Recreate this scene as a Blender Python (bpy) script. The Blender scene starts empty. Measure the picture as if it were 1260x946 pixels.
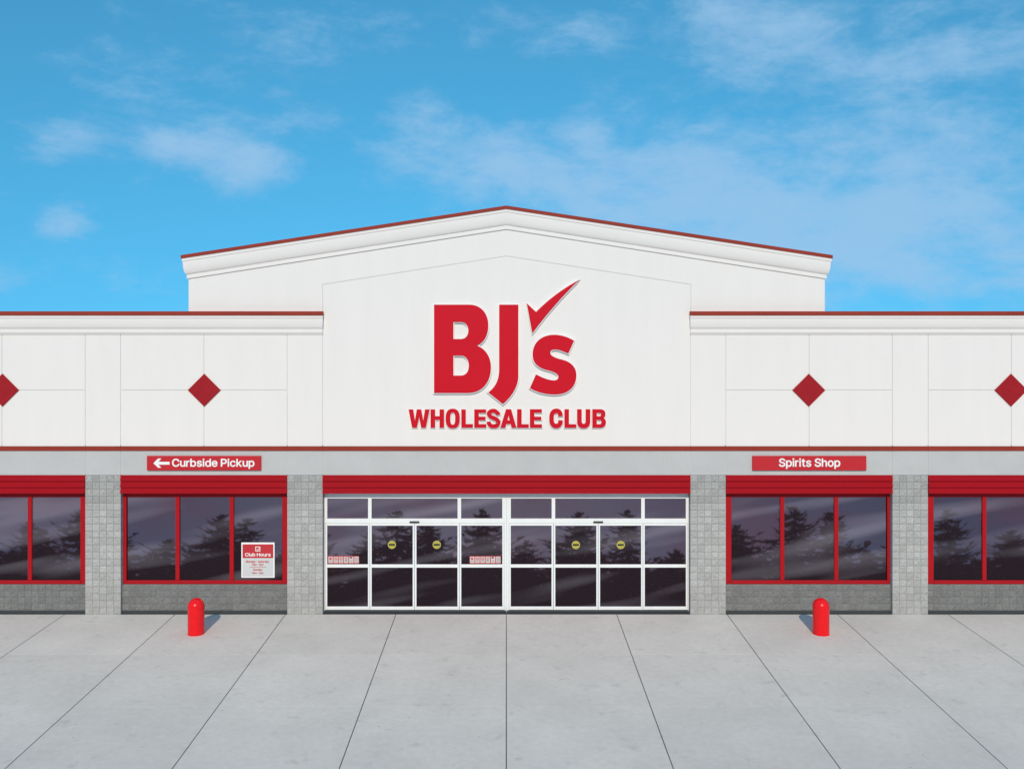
import bpy, bmesh, math, random, json
from mathutils import Vector, Matrix

random.seed(7)
C = bpy.context.scene.collection
SC = bpy.context.scene
R = math.radians

# ------------------------------------------------------------------ scale
# The facade is measured in photo units u (x to the right from the gable axis at 623, down from 756
# at the foot of the piers); one unit is S metres on the front plane y = 0.
S, D, EYE = 0.0206, 24.0, 386.0
ZC = (756 - EYE) * S
def X(u, y=0.0): return (u - 623) * S * (D + y) / D
def Z(v, y=0.0): return ZC + (EYE - v) * S * (D + y) / D

# ------------------------------------------------------------------ materials
def new_mat(name):
    m = bpy.data.materials.new(name); m.use_nodes = True
    nt = m.node_tree
    return m, nt, nt.nodes['Principled BSDF']

def N(nt, t, **kw):
    n = nt.nodes.new(t)
    for k, v in kw.items(): setattr(n, k, v)
    return n

def mat(name, col, rough=0.6, var=0.06, scale=3.0, bump=0.0, bscale=120.0, spec=0.35, metal=0.0, coat=0.0, stretch=(1, 1, 1), tone=False, grain=0.0):
    """base colour broken up by two noises (object space), fine bump, optional per-face tone attribute"""
    m, nt, b = new_mat(name)
    L = nt.links.new
    tc = N(nt, 'ShaderNodeTexCoord')
    mp = N(nt, 'ShaderNodeMapping'); mp.inputs['Scale'].default_value = stretch
    L(tc.outputs['Object'], mp.inputs['Vector'])
    n1 = N(nt, 'ShaderNodeTexNoise'); n1.inputs['Scale'].default_value = scale; n1.inputs['Detail'].default_value = 6
    n1.inputs['Roughness'].default_value = .65
    L(mp.outputs[0], n1.inputs['Vector'])
    mr = N(nt, 'ShaderNodeMapRange'); mr.inputs['From Min'].default_value = .3; mr.inputs['From Max'].default_value = .7
    mr.inputs['To Min'].default_value = 1 - var; mr.inputs['To Max'].default_value = 1 + var
    L(n1.outputs['Fac'], mr.inputs['Value'])
    fac = mr.outputs[0]
    if grain:
        n3 = N(nt, 'ShaderNodeTexNoise'); n3.inputs['Scale'].default_value = bscale; n3.inputs['Detail'].default_value = 3
        L(tc.outputs['Object'], n3.inputs['Vector'])
        m3 = N(nt, 'ShaderNodeMapRange'); m3.inputs['From Min'].default_value = .3; m3.inputs['From Max'].default_value = .7
        m3.inputs['To Min'].default_value = 1 - grain; m3.inputs['To Max'].default_value = 1 + grain
        L(n3.outputs['Fac'], m3.inputs['Value'])
        mm = N(nt, 'ShaderNodeMath', operation='MULTIPLY'); L(fac, mm.inputs[0]); L(m3.outputs[0], mm.inputs[1]); fac = mm.outputs[0]
    if tone:
        at = N(nt, 'ShaderNodeAttribute', attribute_name='tone')
        mm = N(nt, 'ShaderNodeMath', operation='MULTIPLY'); L(fac, mm.inputs[0]); L(at.outputs['Fac'], mm.inputs[1]); fac = mm.outputs[0]
    vm = N(nt, 'ShaderNodeVectorMath', operation='SCALE'); vm.inputs[0].default_value = col
    L(fac, vm.inputs['Scale']); L(vm.outputs[0], b.inputs['Base Color'])
    b.inputs['Roughness'].default_value = rough
    b.inputs['Specular IOR Level'].default_value = spec
    b.inputs['Metallic'].default_value = metal
    b.inputs['Coat Weight'].default_value = coat
    if bump:
        n2 = N(nt, 'ShaderNodeTexNoise'); n2.inputs['Scale'].default_value = bscale; n2.inputs['Detail'].default_value = 5
        L(tc.outputs['Object'], n2.inputs['Vector'])
        bp = N(nt, 'ShaderNodeBump'); bp.inputs['Strength'].default_value = bump; bp.inputs['Distance'].default_value = .01
        L(n2.outputs['Fac'], bp.inputs['Height']); L(bp.outputs[0], b.inputs['Normal'])
    return m

M = {}
M['stucco'] = mat('white_stucco', (.815, .757, .735), .9, .015, 2.2, .3, 70, .2, stretch=(1, 1, .12), grain=.012)
M['joint'] = mat('joint_sealant', (.66, .65, .64), .9, .05)
M['trim_white'] = mat('white_moulding', (.815, .757, .735), .75, .02, .9, .08, 60, .25, stretch=(.6, 1, 1))
M['cap'] = mat('rust_red_cap_metal', (.30, .040, .026), .6, .10, 2.5, .05, 40, .12, stretch=(.4, 1, 3))
M['fascia'] = mat('grey_render', (.51, .50, .505), .9, .05, 1.2, .25, 80, .2, grain=.03)
M['louver'] = mat('dark_red_boards', (.34, .006, .013), .6, .07, 1.5, .04, 30, .05, stretch=(.3, 1, 4))
M['red_frame'] = mat('red_window_frame', (.40, .008, .014), .45, .05, 3, 0, 30, .15)
M['block'] = mat('split_face_block', (.43, .422, .416), .95, .10, 14, 1.0, 45, .15, tone=True, grain=.20)
M['block_shaded'] = mat('shaded_split_face_block', (.197, .195, .193), .95, .12, 14, 1.0, 45, .15, tone=True, grain=.20)  # same block, with the recess shade of the sill walls painted in
M['mortar'] = mat('mortar', (.30, .295, .29), 1, .1)
M['flash'] = mat('dark_base_flashing', (.05, .055, .058), .6, .1)
M['alu'] = mat('silver_white_door_frame', (.82, .825, .83), .42, .03, 1.0, 0, 30, .5, stretch=(3, 1, .4))
M['rubber'] = mat('black_rubber', (.02, .02, .022), .6, .05)
M['logo_red'] = mat('logo_red_acrylic', (.60, .009, .022), .45, .02, 2, 0, 30, .10)
M['logo_white'] = mat('white_letter_return', (.88, .88, .88), .5, .01)
M['diamond'] = mat('dark_red_tile', (.34, .013, .020), .6, .06, 6, .1, 60, .12)
M['sign_red'] = mat('sign_red_panel', (.53, .028, .038), .5, .03, 2, 0, 30, .12)
M['sign_white'] = mat('sign_white_vinyl', (.86, .86, .86), .5, .01)
M['paper'] = mat('poster_paper', (.60, .60, .61), .6, .03, 8)
M['card'] = mat('pale_pink_card', (.60, .52, .52), .6, .03, 8)
M['ink_red'] = mat('poster_red_ink', (.52, .03, .04), .6, .03, 8)
M['ink_grey'] = mat('poster_grey_ink', (.25, .26, .27), .6, .03, 8)
M['ink_black'] = mat('poster_black_ink', (.03, .03, .03), .6, .03, 8)
M['yellow'] = mat('yellow_vinyl', (.44, .39, .075), .5, .03, 8)
M['bollard'] = mat('bright_red_bollard_plastic', (.80, .008, .013), .26, .06, 6, .03, 30, .25, coat=.08)
M['roof'] = mat('roof_membrane', (.45, .45, .44), .9, .1)
M['shell'] = mat('rear_wall_block', (.55, .55, .54), .9, .06)
M['void'] = mat('dark_interior', (.012, .01, .013), .9, .02)
M['kerb'] = mat('kerb_concrete', (.50, .49, .47), .9, .1, 3, .3, 90)
M['bark'] = mat('bark', (.045, .03, .022), .95, .2, 9, .6, 30)
M['needles'] = mat('dark_needles', (.022, .030, .024), .8, .25, 2.0, 0, 30, .15)

def concrete():
    m, nt, b = new_mat('pavement_concrete'); L = nt.links.new
    tc = N(nt, 'ShaderNodeTexCoord'); P = tc.outputs['Object']
    def noise(scale, detail, lo, hi, a, c, vec=P):
        n = N(nt, 'ShaderNodeTexNoise'); n.inputs['Scale'].default_value = scale; n.inputs['Detail'].default_value = detail
        n.inputs['Roughness'].default_value = .65
        L(vec, n.inputs['Vector'])
        r = N(nt, 'ShaderNodeMapRange'); r.inputs['From Min'].default_value = a; r.inputs['From Max'].default_value = c
        r.inputs['To Min'].default_value = lo; r.inputs['To Max'].default_value = hi
        L(n.outputs['Fac'], r.inputs['Value']); return r.outputs[0], n
    def mul(a, c):
        q = N(nt, 'ShaderNodeMath', operation='MULTIPLY'); L(a, q.inputs[0]); L(c, q.inputs[1]); return q.outputs[0]
    f1, _ = noise(.55, 6, .92, 1.06, .3, .7)
    f2, _ = noise(7, 8, .94, 1.05, .3, .7)
    f3, n3 = noise(130, 3, .88, 1.10, .3, .7)
    f4, _ = noise(2.1, 3, .86, 1.0, .28, .40)         # blotchy old spills
    at = N(nt, 'ShaderNodeAttribute', attribute_name='tone')
    vo = N(nt, 'ShaderNodeTexVoronoi'); vo.inputs['Scale'].default_value = 1.7; vo.inputs['Randomness'].default_value = 1
    L(P, vo.inputs['Vector'])
    gm = N(nt, 'ShaderNodeMapRange'); gm.inputs['From Min'].default_value = .030; gm.inputs['From Max'].default_value = .045
    gm.inputs['To Min'].default_value = .72; gm.inputs['To Max'].default_value = 1.0
    L(vo.outputs['Distance'], gm.inputs['Value'])
    f = mul(mul(mul(mul(f1, f2), mul(f3, f4)), at.outputs['Fac']), gm.outputs[0])
    vm = N(nt, 'ShaderNodeVectorMath', operation='SCALE'); vm.inputs[0].default_value = (.71, .66, .605)
    L(f, vm.inputs['Scale']); L(vm.outputs[0], b.inputs['Base Color'])
    b.inputs['Roughness'].default_value = .95; b.inputs['Specular IOR Level'].default_value = .08
    bp = N(nt, 'ShaderNodeBump'); bp.inputs['Strength'].default_value = .35; bp.inputs['Distance'].default_value = .006
    L(n3.outputs['Fac'], bp.inputs['Height']); L(bp.outputs[0], b.inputs['Normal'])
    return m
M['concrete'] = concrete()
M['asphalt'] = mat('asphalt', (.05, .05, .052), .9, .2, .4, .5, 60, .2, grain=.25)
M['field'] = mat('grass_field', (.06, .085, .035), .95, .25, .2, .3, 20, .1)

def glass():
    """dark bronze storefront glass: smoked body, pale reflection streaks painted into the diffuse, mirror coat.
    The panes stand upright; only their mirror normal is tipped up (TILT), so they mirror the tree line over the car park."""
    m = bpy.data.materials.new('smoked_glass'); m.use_nodes = True
    nt = m.node_tree; nt.nodes.clear(); L = nt.links.new
    out = N(nt, 'ShaderNodeOutputMaterial')
    tc = N(nt, 'ShaderNodeTexCoord')
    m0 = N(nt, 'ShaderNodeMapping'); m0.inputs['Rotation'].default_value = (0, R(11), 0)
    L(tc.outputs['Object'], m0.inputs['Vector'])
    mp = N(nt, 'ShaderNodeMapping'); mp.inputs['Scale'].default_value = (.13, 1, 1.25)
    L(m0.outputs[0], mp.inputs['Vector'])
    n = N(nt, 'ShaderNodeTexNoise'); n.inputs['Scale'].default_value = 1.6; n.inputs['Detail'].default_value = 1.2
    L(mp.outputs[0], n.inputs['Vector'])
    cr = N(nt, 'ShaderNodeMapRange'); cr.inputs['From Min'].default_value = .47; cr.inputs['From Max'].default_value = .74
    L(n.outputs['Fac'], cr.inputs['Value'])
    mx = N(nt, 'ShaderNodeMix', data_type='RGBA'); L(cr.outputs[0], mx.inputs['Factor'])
    mx.inputs['A'].default_value = (.021, .014, .019, 1); mx.inputs['B'].default_value = (.11, .096, .116, 1)  # slanting reflection streaks laid in as paler diffuse colour
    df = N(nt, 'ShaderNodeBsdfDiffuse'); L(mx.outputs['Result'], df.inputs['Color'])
    nn = N(nt, 'ShaderNodeTexNoise'); nn.inputs['Scale'].default_value = .9; nn.inputs['Detail'].default_value = 1
    L(tc.outputs['Object'], nn.inputs['Vector'])
    sub = N(nt, 'ShaderNodeVectorMath', operation='SUBTRACT'); L(nn.outputs['Color'], sub.inputs[0]); sub.inputs[1].default_value = (.5, .5, .5)
    sc = N(nt, 'ShaderNodeVectorMath', operation='MULTIPLY'); L(sub.outputs[0], sc.inputs[0]); sc.inputs[1].default_value = (.012, 0, .010)
    ad = N(nt, 'ShaderNodeVectorMath', operation='ADD'); L(sc.outputs[0], ad.inputs[0])
    ad.inputs[1].default_value = (0, -math.cos(TILT), math.sin(TILT))
    nv = N(nt, 'ShaderNodeVectorMath', operation='NORMALIZE'); L(ad.outputs[0], nv.inputs[0])
    gl = N(nt, 'ShaderNodeBsdfGlossy'); gl.inputs['Roughness'].default_value = .02
    gl.inputs['Color'].default_value = (.225, .068, .076, 1)
    L(nv.outputs[0], gl.inputs['Normal'])
    su = N(nt, 'ShaderNodeAddShader'); L(df.outputs[0], su.inputs[0]); L(gl.outputs[0], su.inputs[1])
    L(su.outputs[0], out.inputs['Surface'])
    return m
TILT = R(12.2)  # upward tip of the shading normal; the panes themselves are plumb
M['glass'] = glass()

# ------------------------------------------------------------------ builders
def put(o, parent=None):
    C.objects.link(o)
    if parent: o.parent = parent
    return o

def empty(name, loc=(0, 0, 0)):
    o = bpy.data.objects.new(name, None); o.location = loc; o.empty_display_size = .3
    return put(o)

def tag(o, label=None, cat=None, group=None, kind=None):
    if label: o['label'] = label
    if cat: o['category'] = cat
    if group: o['group'] = group
    if kind: o['kind'] = kind
    return o

class MB:
    def __init__(s): s.v, s.f, s.t = [], [], []
    def face(s, pts, t=1.0):
        i = len(s.v); s.v += [tuple(p) for p in pts]; s.f.append(tuple(range(i, i + len(pts)))); s.t.append(t)
    def box(s, x0, x1, y0, y1, z0, z1, t=1.0):
        i = len(s.v)
        s.v += [(x, y, z) for x in (x0, x1) for y in (y0, y1) for z in (z0, z1)]
        for q in ((0, 1, 3, 2), (4, 6, 7, 5), (0, 4, 5, 1), (2, 3, 7, 6), (0, 2, 6, 4), (1, 5, 7, 3)):
            s.f.append(tuple(i + k for k in q)); s.t.append(t)
    def prism(s, poly, y0, y1, t=1.0):          # poly in (x, z)
        n = len(poly); i = len(s.v)
        s.v += [(x, y0, z) for x, z in poly] + [(x, y1, z) for x, z in poly]
        s.f.append(tuple(range(i, i + n))); s.f.append(tuple(range(i + 2 * n - 1, i + n - 1, -1))); s.t += [t, t]
        for k in range(n):
            s.f.append((i + k, i + n + k, i + n + (k + 1) % n, i + (k + 1) % n)); s.t.append(t)
    def grid(s, rows, t=1.0, close=False):      # rows of equally many points
        i = len(s.v); n = len(rows[0])
        for r in rows: s.v += [tuple(p) for p in r]
        for a in range(len(rows) - 1):
            for b in range(n - (0 if close else 1)):
                c = (b + 1) % n
                s.f.append((i + a * n + b, i + a * n + c, i + (a + 1) * n + c, i + (a + 1) * n + b)); s.t.append(t)
    def mesh(s, name, m, smooth=False, weld=True):
        me = bpy.data.meshes.new(name); me.from_pydata(s.v, [], s.f)
        at = me.attributes.new('tone', 'FLOAT', 'FACE'); at.data.foreach_set('value', s.t)
        bm = bmesh.new(); bm.from_mesh(me)
        if weld: bmesh.ops.remove_doubles(bm, verts=bm.verts, dist=1e-5)
        bmesh.ops.recalc_face_normals(bm, faces=bm.faces); bm.to_mesh(me); bm.free()
        if smooth: me.polygons.foreach_set('use_smooth', [True] * len(me.polygons))
        me.materials.append(m); return me
    def build(s, name, m, parent=None, bevel=0, smooth=False, weld=True, loc=(0, 0, 0)):
        o = bpy.data.objects.new(name, s.mesh(name, m, smooth, weld)); o.location = loc
        if bevel:
            md = o.modifiers.new('edge', 'BEVEL'); md.width = bevel; md.segments = 2; md.limit_method = 'ANGLE'; md.angle_limit = R(40)
        return put(o, parent)

def shape(name, polys, y0, y1, m, parent=None, edge=0.0, loc=(0, 0, 0)):
    """flat outline(s) with holes, in (x, z) metres, extruded from y0 (front) to y1"""
    c = bpy.data.curves.new(name, 'CURVE'); c.dimensions = '2D'; c.fill_mode = 'BOTH'
    c.extrude = (y1 - y0) / 2 - edge; c.bevel_depth = edge; c.bevel_resolution = 1; c.offset = -edge
    for l in polys:
        sp = c.splines.new('POLY'); sp.points.add(len(l) - 1); sp.use_cyclic_u = True
        for p, q in zip(sp.points, l): p.co = (q[0], q[1], 0, 1)
    t = bpy.data.objects.new(name, c); C.objects.link(t)
    dg = bpy.context.evaluated_depsgraph_get(); dg.update()
    me = bpy.data.meshes.new_from_object(t.evaluated_get(dg))
    bpy.data.objects.remove(t)
    me.transform(Matrix.Translation((0, (y0 + y1) / 2, 0)) @ Matrix.Rotation(R(90), 4, 'X'))
    me.materials.clear(); me.materials.append(m); me.name = name
    o = bpy.data.objects.new(name, me); o.location = loc
    return put(o, parent)

# outlines: bezier paths and strokes
def bez(p0, p1, p2, p3, n=14):
    r = []
    for k in range(1, n + 1):
        t = k / n; a = (1 - t)
        r.append(tuple(a**3 * p0[i] + 3 * a * a * t * p1[i] + 3 * a * t * t * p2[i] + t**3 * p3[i] for i in (0, 1)))
    return r
def path(start, *segs):
    """segs: (x, y) line or (c1, c2, p) curve"""
    r = [start]
    for s in segs:
        if isinstance(s[0], tuple): r += bez(r[-1], s[0], s[1], s[2])
        else: r.append(s)
    return r
def grow(poly, d):
    """offset a closed outline outwards by d with mitred corners"""
    n = len(poly); A = sum(poly[i][0] * poly[(i + 1) % n][1] - poly[(i + 1) % n][0] * poly[i][1] for i in range(n))
    sg = 1 if A > 0 else -1; r = []
    for i in range(n):
        a, b, c = Vector(poly[i - 1]), Vector(poly[i]), Vector(poly[(i + 1) % n])
        e1, e2 = (b - a), (c - b)
        if e1.length < 1e-7 or e2.length < 1e-7: continue
        e1.normalize(); e2.normalize()
        n1, n2 = Vector((e1.y, -e1.x)) * sg, Vector((e2.y, -e2.x)) * sg
        h = n1 + n2
        if h.length < 1e-3: h = n1.copy()
        h.normalize(); k = min(1 / max(h.dot(n1), .45), 1.6)
        r.append(tuple(b + h * d * k))
    return r
def stroke(pts, w, n=8):
    """open centre line (Catmull-Rom) to an outline; w is a width or a list of widths"""
    P = [Vector(p) for p in pts]
    ws = w if isinstance(w, (list, tuple)) else [w] * len(P)
    Q, W = [], []
    for i in range(len(P) - 1):
        a = P[i - 1] if i else P[0] * 2 - P[1]; b, c = P[i], P[i + 1]
        d = P[i + 2] if i + 2 < len(P) else P[-1] * 2 - P[-2]
        for k in range(n):
            t = k / n
            Q.append(.5 * ((2 * b) + (c - a) * t + (2 * a - 5 * b + 4 * c - d) * t * t + (3 * b - a - 3 * c + d) * t**3)); W.append(ws[i] * (1 - t) + ws[i + 1] * t)
    Q.append(P[-1]); W.append(ws[-1])
    l, r = [], []
    for i in range(len(Q)):
        t = (Q[min(i + 1, len(Q) - 1)] - Q[max(i - 1, 0)]).normalized(); nn = Vector((-t.y, t.x))
        l.append(tuple(Q[i] + nn * W[i] / 2)); r.append(tuple(Q[i] - nn * W[i] / 2))
    return l + r[::-1]
def super_ring(x0, x1, y0, y1, e=2.5, n=40):
    cx, cy, a, b = (x0 + x1) / 2, (y0 + y1) / 2, (x1 - x0) / 2, (y1 - y0) / 2
    r = []
    for k in range(n):
        t = 2 * math.pi * k / n; c, s = math.cos(t), math.sin(t)
        r.append((cx + a * math.copysign(abs(c)**(2 / e), c), cy + b * math.copysign(abs(s)**(2 / e), s)))
    return r

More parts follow.
